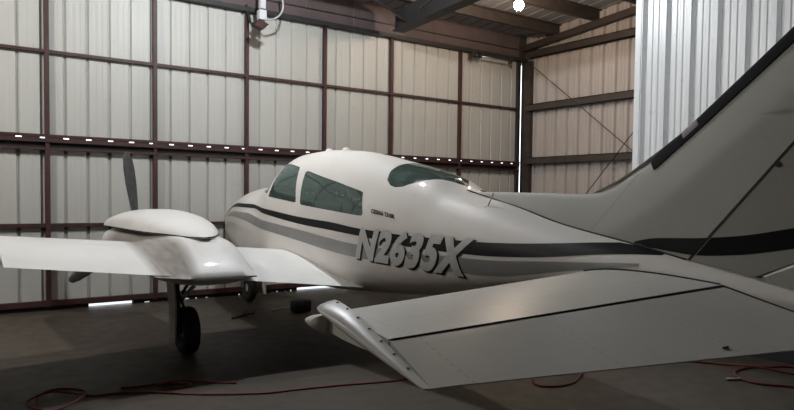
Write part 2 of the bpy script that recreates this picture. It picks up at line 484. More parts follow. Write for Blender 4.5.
V, F = ibeam(X0, [(9.62, 4.49, roof(9.62) - .2), (8.2, 4.58, roof(8.2) - .2), (YP, 4.78, roof(YP) - .2), (YB + .02, 5.3, roof(YB) - .2)])
mesh_obj('rafter', V, F, M['darksteel'], ce)
V, F = loft([[(X0 - .06, 9.6, 4.52), (X0 + .06, 9.6, 4.52), (X0 + .06, 9.63, 4.52), (X0 - .06, 9.63, 4.52)], [(X0 - .06, 9.6, 4.86), (X0 + .06, 9.6, 4.86), (X0 + .06, 9.63, 4.86), (X0 - .06, 9.63, 4.86)]])
mesh_obj('rafter_end_plate', V, F, M['darksteel'], ce)
for a, b_ in (((X0 - .1, 9.3, 4.62), (X0 - .75, 9.3, 4.88)), ((X0 - .02, 9.0, 4.75), (X0 - .02, 8.25, 4.96))):
    V, F = tube([a, b_], .022, 6, sub=1); mesh_obj('flange_brace', V, F, M['brownsteel'], ce)

# ------------------------------------------------------------------ lamps
def lamp(loc, col, strength, label, r=.08):
    t = thing(empty('hanging_bulb', (loc[0], loc[1], loc[2])), label, 'lamp', 'bare bulbs hung from the roof purlins')
    V, F = lathe([(-r, .002)] + [(-r * math.cos(math.pi * i / 12), r * math.sin(math.pi * i / 12)) for i in range(1, 11)] + [(r * 1.25, .026), (r * 1.5, .024)], 'z', 20)
    mesh_obj('bulb', V, F, emit('bulb_glow_' + str(len(bpy.data.materials)), col, strength), t, True)
    V, F = lathe([(r * 1.45, .001), (r * 1.45, .03), (r * 2.2, .034), (r * 2.4, .02), (r * 2.4, .001)], 'z', 16); mesh_obj('socket', V, F, M['socket'], t, True, 40)
    top = roof(loc[1]) - .02 - loc[2]
    V, F = tube([(0, 0, r * 2.3), (0, 0, top)], .006, 6, sub=1); mesh_obj('cord', V, F, M['socket'], t)
    return t
lamp((7.92, 7.69, 4.70), (1, .79, .60), 470, 'bright bare bulb hanging from the roof near the right wall')
lamp((-1.6, 7.6, 4.70), (1, .965, .91), 1500, 'bare bulb hanging from the roof over the left wing')
lamp((3.6, 6.8, 4.95), (.93, .97, 1), 1650, 'bare bulb hanging from the roof above the cabin')

# ------------------------------------------------------------------ the aeroplane  (local axes: x right, y forward, z up; y=0 at the main wheels)
AZ = .014
plane = thing(empty('airplane', (4.06, 6.611, 0), -AZ), 'white low-wing twin-engine propeller airplane with black side stripe, parked nose to the hangar door', 'airplane')
TAB = [
(3.78, 1.20, 1.08, .03, 1.14, 2, 2),
(3.72, 1.30, 1.00, .09, 1.14, 2, 2),
(3.58, 1.40, .93, .12, 1.14, 2, 2),
(3.35, 1.49, .85, .175, 1.14, 2.1, 2.1),
(2.95, 1.58, .75, .28, 1.14, 2.2, 2.3),
(2.40, 1.675, .67, .42, 1.13, 2.3, 2.5),
(2.05, 1.71, .63, .51, 1.12, 2.2, 2.7),
(1.75, 1.72, .60, .57, 1.11, 2.1, 2.8),
(1.50, 1.77, .59, .605, 1.10, 2.0, 2.8),
(1.30, 1.87, .58, .625, 1.10, 1.95, 2.8),
(1.12, 1.98, .57, .635, 1.10, 2.0, 2.8),
(.92, 2.08, .57, .648, 1.10, 2.2, 2.8),
(.70, 2.125, .56, .65, 1.10, 2.3, 2.8),
(.28, 2.14, .56, .65, 1.10, 2.3, 2.8),
(-.30, 2.11, .57, .65, 1.10, 2.3, 2.8),
(-.80, 2.035, .60, .63, 1.10, 2.3, 2.7),
(-1.05, 1.985, .62, .62, 1.10, 2.3, 2.6),
(-1.60, 1.88, .67, .57, 1.11, 2.25, 2.5),
(-1.90, 1.80, .70, .54, 1.12, 2.2, 2.45),
(-2.18, 1.675, .74, .51, 1.12, 2.2, 2.4),
(-2.70, 1.56, .81, .45, 1.13, 2.15, 2.3),
(-3.20, 1.44, .88, .40, 1.14, 2.1, 2.2),
(-3.90, 1.32, .95, .31, 1.14, 2, 2),
(-4.40, 1.22, .96, .24, 1.10, 2, 2),
(-4.90, 1.12, .94, .165, 1.04, 2, 2),
(-5.30, 1.035, .92, .09, .985, 2, 2),
(-5.45, .995, .94, .03, .965, 2, 2)]
sec = pchip_table(TAB)
def half(y, z):
    """half width of the fuselage at station y, height z"""
    zt, zb, w, zc, nt, nb = sec(y)
    if z >= zc: n, h = nt, zt - zc
    else: n, h = nb, zc - zb
    q = min(1, abs(z - zc) / max(h, 1e-4))
    return w * max(0, 1 - q ** n) ** (1 / n)
def ztop(y): return sec(y)[0]
def ring(y, inset=0, N=96):
    zt, zb, w, zc, nt, nb = sec(y); out = []
    for i in range(N):
        t = 2 * math.pi * i / N; c, s = math.cos(t), math.sin(t)
        n, h = (nt, zt - zc) if s >= 0 else (nb, zc - zb)
        out.append((math.copysign(abs(c) ** (2 / n), c) * max(.001, w - inset), y, zc + math.copysign(abs(s) ** (2 / n), s) * max(.001, h - inset)))
    return out

# side-view (y,z) and top-view (x,y) outlines of the windows
PILOT = [(.872, 1.590), (.868, 1.70), (.862, 1.80), (.845, 1.93), (.80, 1.985), (.68, 1.985), (.34, 1.935), (.292, 1.90), (.10, 1.57), (.085, 1.535), (.13, 1.528)]
CABIN = [(.10, 1.866), (.075, 1.880), (.02, 1.875), (-.62, 1.757), (-1.12, 1.655), (-1.165, 1.64), (-1.255, 1.44), (-1.245, 1.418), (-1.19, 1.418), (-.06, 1.503), (-.025, 1.52)]
SHIELD = [(.96, 1.63), (1.72, 1.66), (1.75, 1.70), (1.6, 1.80), (1.2, 1.975), (1.08, 1.98), (.98, 1.94), (.95, 1.90)]
REAR = [(0, -2.12), (.24, -1.86), (.335, -1.745), (.39, -1.66), (.415, -1.57), (.416, -1.49), (.39, -1.40), (.31, -1.335), (.21, -1.315), (-.21, -1.315), (-.31, -1.335), (-.39, -1.40), (-.416, -1.49), (-.415, -1.57), (-.39, -1.66), (-.335, -1.745), (-.24, -1.86)]
def ccw(P):
    a = sum(P[i][0] * P[(i + 1) % len(P)][1] - P[(i + 1) % len(P)][0] * P[i][1] for i in range(len(P)))
    return P if a > 0 else P[::-1]
def inpoly(P, u, v):
    P = ccw(P)
    return all((P[(i + 1) % len(P)][0] - P[i][0]) * (v - P[i][1]) - (P[(i + 1) % len(P)][1] - P[i][1]) * (u - P[i][0]) > -1e-6 for i in range(len(P)))
SIDEW = (PILOT, CABIN, SHIELD)
def cut(bm):
    """add edges along every window outline"""
    for poly, view in [(p, 'side') for p in SIDEW] + [(REAR, 'top')]:
        us = [p[0] for p in poly]; vs = [p[1] for p in poly]
        for i in range(len(poly)):
            a = poly[i]; b = poly[(i + 1) % len(poly)]; du, dv = b[0] - a[0], b[1] - a[1]
            # only faces close to this edge are split
            lo_u, hi_u = min(a[0], b[0]) - .12, max(a[0], b[0]) + .12; lo_v, hi_v = min(a[1], b[1]) - .12, max(a[1], b[1]) + .12
            fs = []
            for f in bm.faces:
                c = f.calc_center_median()
                u, v = (c.y, c.z) if view == 'side' else (c.x, c.y)
                if view == 'top' and c.z < 1.45: continue
                if view == 'side' and c.z < 1.3: continue
                if lo_u < u < hi_u and lo_v < v < hi_v: fs.append(f)
            if not fs: continue
            if view == 'side': co_, no = Vector((0, a[0], a[1])), Vector((0, dv, -du))
            else: co_, no = Vector((a[0], a[1], 0)), Vector((dv, -du, 0))
            geom = list({e for f in fs for e in f.edges} | {v for f in fs for v in f.verts}) + fs
            bmesh.ops.bisect_plane(bm, geom=geom, plane_co=co_, plane_no=no.normalized(), dist=1e-5)
def which(c):
    if c.z > 1.35:
        for i, p in enumerate(SIDEW):
            if inpoly(p, c.y, c.z):
                if i == 2 and abs(c.x) < .03: return None
                return i
        if c.z > 1.45 and inpoly(REAR, c.x, c.y): return 3
    return None
def stations():
    ys = []
    y = -5.45
    while y < 3.78:
        ys.append(y); y += .045
    return ys + [3.78]
V, F = loft([ring(y) for y in stations()])
bm = bmesh.new(); vv = [bm.verts.new(v) for v in V]
for f in F: bm.faces.new([vv[i] for i in f])
bmesh.ops.bisect_plane(bm, geom=list(bm.verts) + list(bm.edges) + list(bm.faces), plane_co=(.03, 0, 0), plane_no=(1, 0, 0), dist=1e-5)
bmesh.ops.bisect_plane(bm, geom=list(bm.verts) + list(bm.edges) + list(bm.faces), plane_co=(-.03, 0, 0), plane_no=(1, 0, 0), dist=1e-5)
cut(bm)
bmesh.ops.recalc_face_normals(bm, faces=bm.faces)
shell_v = [v.co.copy() for v in bm.verts]; 
bm.verts.index_update()
keep = []; panes = {}
for f in bm.faces:
    k = which(f.calc_center_median()); idx = [v.index for v in f.verts]
    if k is None: keep.append(idx)
    else: panes.setdefault((k, f.calc_center_median().x > 0 if k != 3 else True), []).append(idx)
bm.free()
def sub(idx, fn=None):
    used = sorted({i for f in idx for i in f}); mp = {i: k for k, i in enumerate(used)}
    return [shell_v[i] if fn is None else fn(shell_v[i]) for i in used], [[mp[i] for i in f] for f in idx]
V, F = sub(keep)
fus = mesh_obj('fuselage', V, F, M['white'], plane, True, 50)
PN = {0: 'side_window', 1: 'cabin_window', 2: 'windshield', 3: 'rear_window'}
for (k, right), fs in panes.items():
    V, F = sub(fs, lambda v: Vector((v.x * .996, v.y, v.z - .002)))
    mesh_obj(PN[k], V, F, M['glass'], plane, True)
# cabin lining: an inner skin with the same openings, closed by a floor and bulkheads
V, F = loft([ring(-2.15 + i * .05, .035, 60) for i in range(86)])
bm = bmesh.new(); vv = [bm.verts.new(v) for v in V]
for f in F: bm.faces.new([vv[i] for i in f])
cut(bm)
dead = [f for f in bm.faces if which(f.calc_center_median()) is not None or (which(f.calc_center_median() * 1.0 + Vector((0, 0, .02))) is not None and f.calc_area() < .002)]
bmesh.ops.delete(bm, geom=dead, context='FACES')
bm_obj('cabin_lining', bm, M['cabin'], plane, True, 50)
for x, y in ((-.3, .25), (.3, .25), (-.3, -.75), (.3, -.75)):
    bm = bmesh.new(); box_bm(bm, x - .22, x + .22, y - .25, y + .25, .86, 1.06, .04); box_bm(bm, x - .22, x + .22, y - .33, y - .2, 1.04, 1.56, .05)
    box_bm(bm, x - .12, x + .12, y - .31, y - .22, 1.55, 1.72, .03)
    bm_obj('seat', bm, M['seat'], plane)
box('instrument_panel', -.44, .44, 1.30, 1.38, 1.10, 1.52, M['seat'], plane)
box('cabin_floor', -.5, .5, -1.5, 1.5, .82, .86, M['seat'], plane)

# stripes: thin skins that follow the fuselage side
def stripe(name, top, bot, m, off, y0, y1, rows=5, n=90, side=-1):
    ft, fb = pchip_table(top), pchip_table(bot); V = []; F = []
    for i in range(n + 1):
        y = y0 + (y1 - y0) * i / n; a, b = ft(y)[0], fb(y)[0]; a = min(a, ztop(y) - .004)
        for j in range(rows + 1):
            z = b + (a - b) * j / rows; V.append((side * (half(y, z) + off), y, z))
    for i in range(n):
        for j in range(rows):
            q = i * (rows + 1) + j; F.append((q, q + 1, q + rows + 2, q + rows + 1))
    return mesh_obj(name, V, F, m, plane, True)
ST = [(3.3, 1.36), (2.9, 1.46), (2.45, 1.49), (1.62, 1.487), (.97, 1.447), (-.08, 1.37), (-.72, 1.339), (-1.28, 1.293), (-2.0, 1.262), (-2.74, 1.254), (-3.14, 1.266), (-3.46, 1.286), (-3.72, 1.305), (-4.0, 1.315), (-4.3, 1.32)]
SB = [(3.3, 1.33), (2.9, 1.42), (2.45, 1.44), (1.38, 1.436), (.95, 1.387), (-.09, 1.294), (-.73, 1.258), (-1.29, 1.222), (-2.0, 1.165), (-2.756, 1.150), (-3.17, 1.167), (-3.5, 1.196), (-3.79, 1.232), (-4.05, 1.247), (-4.3, 1.25)]
GT = [(3.3, 1.29), (2.6, 1.37), (1.7, 1.375), (.93, 1.302), (-.1, 1.229), (-1.267, 1.14), (-2.0, 1.122), (-2.757, 1.118), (-3.5, 1.16), (-4.1, 1.195)]
GB = [(3.3, 1.27), (2.6, 1.30), (1.7, 1.275), (.914, 1.194), (-.106, 1.109), (-1.1, 1.022), (-2.0, .995), (-2.73, .992), (-3.5, 1.09), (-4.1, 1.18)]
for sd in (-1, 1):
    stripe('black_stripe', ST, SB, M['black'], .004, -4.16, 3.3, side=sd)
    stripe('grey_stripe', GT, GB, M['grey'], .004, -4.08, 3.3, side=sd)

# lettering mapped on to the left side
def text_mesh(txt, shear, bold, space=1.1):
    cu = bpy.data.curves.new('lettering', 'FONT'); cu.body = txt; cu.size = 1; cu.shear = shear; cu.space_character = space; cu.offset = bold; cu.fill_mode = 'BOTH'; cu.resolution_u = 6
    o = bpy.data.objects.new('lettering', cu); COL.objects.link(o)
    dg = bpy.context.evaluated_depsgraph_get(); me = bpy.data.meshes.new_from_object(o.evaluated_get(dg))
    bpy.data.objects.remove(o); bpy.data.curves.remove(cu)
    return me
def place_text(name, txt, m, q, off, shear=0, bold=0, dy=0, dz=0, side=-1):
    """q = (y, z) of top-left, bottom-left, top-right, bottom-right corners"""
    me = text_mesh(txt, shear, bold); bm = bmesh.new(); bm.from_mesh(me); bpy.data.meshes.remove(me)
    x0 = min(v.co.x for v in bm.verts); x1 = max(v.co.x for v in bm.verts); z0 = min(v.co.y for v in bm.verts); z1 = max(v.co.y for v in bm.verts)
    for k in range(1, 24):
        bmesh.ops.bisect_plane(bm, geom=list(bm.verts) + list(bm.edges) + list(bm.faces), plane_co=(x0 + (x1 - x0) * k / 24, 0, 0), plane_no=(1, 0, 0), dist=1e-5)
    for k in range(1, 5):
        bmesh.ops.bisect_plane(bm, geom=list(bm.verts) + list(bm.edges) + list(bm.faces), plane_co=(0, z0 + (z1 - z0) * k / 5, 0), plane_no=(0, 1, 0), dist=1e-5)
    tl, bl, tr, br = q
    for v in bm.verts:
        s = (v.co.x - x0) / (x1 - x0); t = (v.co.y - z0) / (z1 - z0)
        y = (bl[0] * (1 - s) + br[0] * s) * (1 - t) + (tl[0] * (1 - s) + tr[0] * s) * t + dy
        z = (bl[1] * (1 - s) + br[1] * s) * (1 - t) + (tl[1] * (1 - s) + tr[1] * s) * t + dz
        v.co = Vector((side * (half(y, z) + off), y, z))
    me = bpy.data.meshes.new(name); bm.to_mesh(me); bm.free()
    return link(name, me, m, plane)
NQ = ((-1.277, 1.315), (-1.199, 1.006), (-2.725, 1.295), (-2.575, .956))
a = place_text('registration_number', 'N2635X', M['silver'], NQ, .008, 0, .05)
a['label'] = 'silver slanted registration letters N2635X with black drop shadow'
place_text('registration_shadow', 'N2635X', M['black'], NQ, .006, 0, .05, dy=-.022, dz=-.016)
place_text('model_lettering', 'CESSNA T310R', M['black'], ((-1.375, 1.487), (-1.385, 1.447), (-1.715, 1.443), (-1.725, 1.403)), .0045, 0, .045)

# wing: NACA-like sections, 6 degrees of dihedral
def foil(n=18, t=.15, camber=.02, c0=0., c1=1.):
    up_, lo = [], []
    for i in range(n + 1):
        x = c0 + (c1 - c0) * .5 * (1 - math.cos(math.pi * i / n)) if c0 == 0 else c0 + (c1 - c0) * i / n
        th = 5 * t * (.2969 * math.sqrt(max(x, 0)) - .126 * x - .3516 * x * x + .2843 * x ** 3 - .1036 * x ** 4)
        cz = camber * (2 * .3 * x - x * x) / .09 if x < .3 else camber * (.4 + .6 * x - x * x) / .49
        up_.append((x, cz + th)); lo.append((x, cz - th))
    return up_[::-1] + lo[1:] if c0 == 0 else up_[::-1] + lo
def wing_sec(lat, inc=3.4, c0=0., c1=1., gap=0):
    tt = (lat - .4) / 4.95
    yle = [(.4, .80), (1.4, .76), (2.4, .66), (3.5, .50), (5.35, .25)]
    yl = pchip_table(yle)(lat)[0]; yt = pchip_table([(.4, -1.06), (1.05, -.98), (2.4, -.90), (3.5, -.88), (5.35, -.76)])(lat)[0]
    zt = .65 + .11 * lat; c = yl - yt; i = math.radians(inc)
    return [(-lat, yt + c * (1 - x) + gap, zt + c * ((1 - x) * math.sin(i) + z)) for x, z in foil(18, .17 - .045 * tt, .02, c0, c1)]
def both(name, VF, m, smooth=True, angle=40):
    V, F = VF
    a = mesh_obj(name, V, F, m, plane, smooth, angle); V, F = mirror(V, F)
    return a, mesh_obj(name, V, F, m, plane, smooth, angle)
both('wing', loft([wing_sec(l) for l in (.42, .6, .9, 1.4, 1.9, 2.4, 3.0, 3.505)]), M['wingwhite'])
both('outer_wing', loft([wing_sec(l, c1=.74) for l in (3.503, 4.2, 4.9)] ), M['wingwhite'])
both('wing_end', loft([wing_sec(l) for l in (4.9, 5.36)]), M['wingwhite'])
both('aileron', loft([wing_sec(l, c0=.745) for l in (3.53, 4.2, 4.885)]), M['wingwhite'])
# wing tip tanks
prof = [(-1.35, .01), (-1.2, .06), (-.8, .17), (-.2, .24), (.5, .25), (1.0, .21), (1.35, .12), (1.5, .03), (1.52, .005)]
f = pchip_table([(a, b) for a, b in prof])
both('tip_tank', lathe([(-1.35 + 2.87 * i / 30, max(.004, f(-1.35 + 2.87 * i / 30)[0])) for i in range(31)], 'y', 24, (-5.45, -.2, 1.34)), M['wingwhite'])
# engine nacelles
NX = -1.78
def wing_top(lat, y):
    s = wing_sec(lat); up_ = s[:19]           # trailing edge to leading edge along the top
    for a, q in zip(up_, up_[1:]):
        if a[1] <= y <= q[1]: return a[2] + (q[2] - a[2]) * (y - a[1]) / (q[1] - a[1])
    return up_[0][2] if y < up_[0][1] else up_[-1][2]
def sstep(a, b_, x):
    t = max(0, min(1, (x - a) / (b_ - a))); return t * t * (3 - 2 * t)
def nring(y, w, zt, zb, n=4, N=56):
    cx = NX - .03 * max(0, min(1, (1.2 - y) / 2))
    zc = (zt + zb) / 2; h = (zt - zb) / 2; out = []
    fl = 1 - sstep(-.1, .95, y)               # how far the outboard side is blended into the wing
    for i in range(N):
        t = 2 * math.pi * i / N; c, s = math.cos(t), math.sin(t)
        x = cx + math.copysign(abs(c) ** (2 / n), c) * w; z = zc + math.copysign(abs(s) ** (2 / n), s) * h
        if s >= -.001 and c < 0 and fl > 0:
            u = -c; X = cx - u * .60; zw = wing_top(-X, y) - .012
            g = 1 if u < .34 else .5 + .5 * math.cos(math.pi * (u - .34) / .66)
            g = g ** 1.25
            x = x + (X - x) * fl; z = z + (zw + max(0, zt - zw) * g - z) * fl
        out.append((x, y, z))
    return out
NB_ = pchip_table([(2.32, .30, 1.13, .92, 2.3), (2.29, .38, 1.17, .86, 2.5), (2.15, .435, 1.2, .80, 2.9), (1.8, .435, 1.212, .76, 3.2), (1.0, .415, 1.215, .72, 3.2), (.3, .385, 1.213, .70, 3.0), (-.1, .355, 1.213, .71, 2.8), (-.4, .335, 1.187, .735, 2.7), (-.6, .32, 1.115, .76, 2.7), (-.78, .305, 1.018, .79, 2.8), (-.9, .298, .935, .835, 3.2), (-.97, .295, .875, .855, 3.4)])
both('nacelle', loft([nring(y, *NB_(y)) for y in [-.97 + 3.29 * i / 64 for i in range(65)]]), M['nacelle'], True, 50)
# upper cowling
CW = pchip_table([(2.28, .31, 1.24), (2.23, .38, 1.30), (2.05, .425, 1.365), (1.6, .42, 1.42), (1.1, .405, 1.432), (.5, .365, 1.405), (.15, .315, 1.362), (-.1, .255, 1.308), (-.3, .175, 1.252), (-.43, .10, 1.218), (-.5, .03, 1.20)])
def cnx(y): return NX - .05 * max(0, min(1, (1.2 - y) / 1.7))
def cring(y, dw=0, dz=0, N=22, base=1.204):
    w, zt = CW(y); out = []
    for i in range(N + 1):
        t = math.pi * i / N; c, s = math.cos(t), math.sin(t)
        out.append((cnx(y) + math.copysign(abs(c) ** .85, c) * (w + dw), y, base - .02 * sstep(0, .5, -y) + abs(s) ** .8 * (zt - base + .02 * sstep(0, .5, -y) + dz)))
    return out
ysC = [-.5 + 2.78 * i / 50 for i in range(51)]
both('engine_cowling', loft([cring(y) for y in ysC]), M['nacelle'], True, 50)
# dark joint line between cowling and nacelle
both('cowling_joint', loft([[(x, y, z) for (x, y, z) in [(cnx(y) - (CW(y)[0] + .005), y, 1.206 - .016 * sstep(0, .5, -y)), (cnx(y) + (CW(y)[0] + .005), y, 1.206 - .016 * sstep(0, .5, -y)), (cnx(y) + (CW(y)[0] + .005), y, 1.217 - .016 * sstep(0, .5, -y)), (cnx(y) - (CW(y)[0] + .005), y, 1.217 - .016 * sstep(0, .5, -y))]] for y in ysC]), M['seam'], False)
for sx in (1, -1):
    for xx in (NX - .18, NX + .18):
        V, F = lathe([(2.2, .07), (2.30, .075), (2.305, .07), (2.29, .06)], 'y', 20, (xx, 0, 1.02))
        if sx < 0: V, F = mirror(V, F)
        mesh_obj('air_intake', V, F, M['seam'], plane, True, 40)
# propellers: spinner, hub plate and three blades each
def blade(ang, hub):
    st_ = [(.12, .035, .035, 62), (.2, .05, .03, 52), (.3, .075, .024, 44), (.45, .085, .018, 34), (.62, .088, .014, 27), (.8, .082, .010, 22), (.93, .066, .008, 19), (1.0, .04, .006, 18), (1.02, .012, .004, 18)]
    rings = []
    for r, c, t, tw in st_:
        tw = math.radians(tw); ring_ = []
        for k in range(12):
            a = 2 * math.pi * k / 12; u, v = c * math.cos(a), t * math.sin(a)
            lx, ly = u * math.cos(tw) - v * math.sin(tw), u * math.sin(tw) + v * math.cos(tw)
            # blade runs outwards in the propeller disc (x,z)
            ring_.append((hub[0] + lx * math.cos(ang) - r * math.sin(ang), hub[1] + ly, hub[2] + lx * math.sin(ang) + r * math.cos(ang)))
        rings.append(ring_)
    return loft(rings)
for sx in (-1, 1):
    hub = (sx * 1.735, 2.38, 1.13)
    sp = mesh_obj('spinner', *lathe([(2.30, .155), (2.33, .16), (2.45, .15), (2.57, .115), (2.67, .065), (2.73, .012)], 'y', 28, (hub[0], 0, hub[2])), M['metal'], plane, True, 40)
    for k in range(3):
        V, F = blade(math.radians(7.5 + 120 * k), hub)
        mesh_obj('propeller_blade', V, F, M['blade'], plane, True, 60)

# landing gear
def wheel(cx, cy, R, w, name='wheel'):
    pr = [(-w * .30, R * .52), (-w * .46, R * .60), (-w * .5, R * .78), (-w * .42, R * .93), (-w * .22, R * .99), (0, R), (w * .22, R * .99), (w * .42, R * .93), (w * .5, R * .78), (w * .46, R * .60), (w * .30, R * .52)]
    t = mesh_obj('tyre', *lathe(pr, 'x', 36, (cx, cy, R)), M['rubber'], plane, True, 40)
    mesh_obj('hub', *lathe([(-w * .34, .01), (-w * .36, R * .2), (-w * .28, R * .3), (-w * .28, R * .54), (w * .28, R * .54), (w * .28, R * .3), (w * .36, R * .2), (w * .34, .01)], 'x', 24, (cx, cy, R)), M['door_white'], t, True, 30)
    return t
for sx in (-1, 1):
    wheel(sx * 1.85, 0, .24, .16)
    mesh_obj('gear_strut', *tube([(sx * 1.955, .02, .92), (sx * 1.945, .01, .45), (sx * 1.93, 0, .25), (sx * 1.93, 0, .24), (sx * 1.77, 0, .24)], .034, 12, sub=1), M['darkmetal'], plane, True, 50)
    mesh_obj('drag_brace', *tube([(sx * 1.93, .0, .52), (sx * 1.60, .02, .86)], .020, 8, sub=1), M['metal'], plane, True, 50)
    mesh_obj('drag_brace', *tube([(sx * 1.90, -.02, .62), (sx * 1.88, -.3, .84)], .016, 8, sub=1), M['darkmetal'], plane, True, 50)
    mesh_obj('torque_link', *tube([(sx * 1.93, -.03, .60), (sx * 1.91, -.14, .46), (sx * 1.92, -.03, .34)], .014, 8, sub=1), M['darkmetal'], plane, True, 50)
    V, F = loft([[(sx * 2.015, .13, .88), (sx * 2.03, .13, .88), (sx * 2.03, -.13, .88), (sx * 2.015, -.13, .88)], [(sx * 1.985, .12, .5), (sx * 2.0, .12, .5), (sx * 2.0, -.13, .5), (sx * 1.985, -.13, .5)], [(sx * 1.985, .06, .13), (sx * 2.0, .06, .13), (sx * 2.0, -.10, .13), (sx * 1.985, -.10, .13)]])
    mesh_obj('gear_door', V, F, M['door_white'], plane)
wheel(0.0, 2.87, .21, .115)
mesh_obj('gear_strut', *tube([(0, 2.82, .8), (0, 2.85, .48)], .032, 12, sub=1), M['darkmetal'], plane, True, 50)
for s in (-1, 1):
    mesh_obj('nose_fork', *tube([(s * .02, 2.85, .49), (s * .095, 2.86, .44), (s * .098, 2.87, .215)], .016, 8, sub=1), M['metal'], plane, True, 50)
    zb_ = .12 if s > 0 else .46
    V, F = loft([[(s * .13, 2.62, .70), (s * .145, 2.62, .70), (s * .145, 3.05, .70), (s * .13, 3.05, .70)], [(s * .17, 2.64, zb_), (s * .185, 2.64, zb_), (s * .185, 3.0, zb_), (s * .17, 3.0, zb_)]])
    mesh_obj('nose_gear_door', V, F, M['nose_door'], plane)

# tailplane and drooping elevator with horn balances at the tips
YH = -4.60; DR = .21
def zh(l): return 1.052 - .0125 * l
ZH = zh(.3)
def stab_sec(lat, c1=None):
    s = (lat - .1) / 2.4
    yl = -3.58 - .295 * s; t = .10 - .052 * s; out = []
    n = 14; pts = []
    yt = YH + .012 if c1 is None else c1
    for i in range(n + 1):
        u = .5 * (1 - math.cos(math.pi * i / n)); y = yl + (yt - yl) * u
        x = (yl - y) / (yl - (YH - .45)); 
        th = 5 * 2 * t * (.2969 * math.sqrt(max(x, 0)) - .126 * x - .3516 * x * x + .2843 * x ** 3 - .1036 * x ** 4) * 1.0
        pts.append((y, th))
    return [(-lat, y, zh(lat) + th) for y, th in pts[::-1]] + [(-lat, y, zh(lat) - th) for y, th in pts[1:]]
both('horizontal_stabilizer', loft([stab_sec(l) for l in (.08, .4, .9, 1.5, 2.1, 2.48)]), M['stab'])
both('stabilizer_end', loft([[q for q in stab_sec(2.478)], [(-(2.478 + .062 * max(0, min(1, (-4.05 - q[1]) / .53))) if q[1] < -4.05 else -2.479, q[1], q[2]) for q in stab_sec(2.478)]]), M['stab'])
both('stabilizer_tip', loft([stab_sec(l, -4.02) for l in (2.48, 2.51)] + [[(-2.535, -3.935 + (q[1] + 3.935) * .75, zh(2.5) + (q[2] - zh(2.5)) * .75) for q in stab_sec(2.51, -4.02)], [(-2.548, -3.945 + (q[1] + 3.945) * .35, zh(2.5) + (q[2] - zh(2.5)) * .3) for q in stab_sec(2.51, -4.02)]]), M['white'], True, 60)
def elev_sec(lat, yf, yb, shear, tmax, sc=1):
    """closed section from front yf to trailing edge yb, hinged at YH and drooped"""
    n = 12; pts = []
    for i in range(n + 1):
        u = .5 * (1 - math.cos(math.pi * i / n)); y = yf + (yb - yf) * u
        if yf > YH + .1: th = tmax * min(1, math.sqrt(max(0, u) / .3)) * (1 if u < .3 else 1 - (u - .3) / .7 * .93)
        else: th = tmax * (math.sqrt(u / .018) if u < .018 else 1 - (u - .018) / .982 * .95)
        pts.append((y, th))
    z = lambda y: zh(lat) + (y - YH) * DR
    if shear: shear_ = lambda y: (lat + shear * (yf - y) / (yf - yb))
    else: shear_ = lambda y: lat
    return [(-shear_(y), y, z(y) + th * sc) for y, th in pts[::-1]] + [(-shear_(y), y, z(y) - th * sc) for y, th in pts[1:]]
def ete(l): return -5.22 + (l - .71) * .164
both('elevator', loft([elev_sec(l, YH - .002, ete(l), 0, .056 - .020 * (l - .3) / 2.2) for l in (.16, .4, .9, 1.5, 2.1, 2.49)] + [elev_sec(2.545, YH - .002, -4.918, .045, .036)]), M['stab'])
both('elevator_horn', loft([elev_sec(2.485, -4.07, -4.92, .108, .036), elev_sec(2.525, -4.08, -4.915, .08, .035), elev_sec(2.57, -4.10, -4.91, .045, .030), elev_sec(2.602, -4.13, -4.907, .016, .020), elev_sec(2.616, -4.165, -4.903, .004, .008)]), M['stab'], True, 60)
both('hinge_gap', tube([(-l, YH + .002, zh(l) + .057 - .0205 * (l - .3) / 2.2) for l in (.18, .9, 1.6, 2.535)], .0045, 6, sub=1), M['seam'])
for i in range(7):
    y = -4.15 - i * .105; u = (y + 4.07) / (ete(2.54) + 4.07); lx = -2.512 - i * .0125
    th = .0355 * (1 if u < .3 else 1 - (u - .3) / .7 * .93); zz = zh(2.54) + (y - YH) * DR + th * min(1, math.sqrt(u / .3)) + .001
    V, F = lathe([(0, .0015), (0, .0062), (.0025, .0055), (.003, .001)], 'z', 10, (lx, y, zz))
    mesh_obj('screw', V, F, M['seam'], plane)
box('trim_actuator', -1.09, -1.05, -5.098, -5.09, zh(1.07) + (-5.094 - YH) * DR + .006, zh(1.07) + (-5.094 - YH) * DR + .016, M['darkmetal'], plane)
# dark joint between the tailplane root and the tail cone
def stab_top(y, lat=.28):
    s = stab_sec(lat)[:15]
    for a, q in zip(s, s[1:]):
        if a[1] <= y <= q[1]: return a[2] + (q[2] - a[2]) * (y - a[1]) / (q[1] - a[1])
    return ZH + .05
pts = [(-half(y, stab_top(y)) - .002, y, stab_top(y) + .004) for y in (-3.7, -3.85, -4.0, -4.2, -4.4, -4.58)]
both('root_joint', tube(pts, .006, 6, sub=4), M['seam'])
pts = [(-max(half(y, ZH + (y - YH) * DR + .03), .02) - .004, y, ZH + (y - YH) * DR + .06 * (1 - (YH - y) / .75)) for y in (-4.6, -4.7, -4.85, -5.0, -5.15)]
both('root_joint', tube(pts, .007, 6, sub=4), M['seam'])

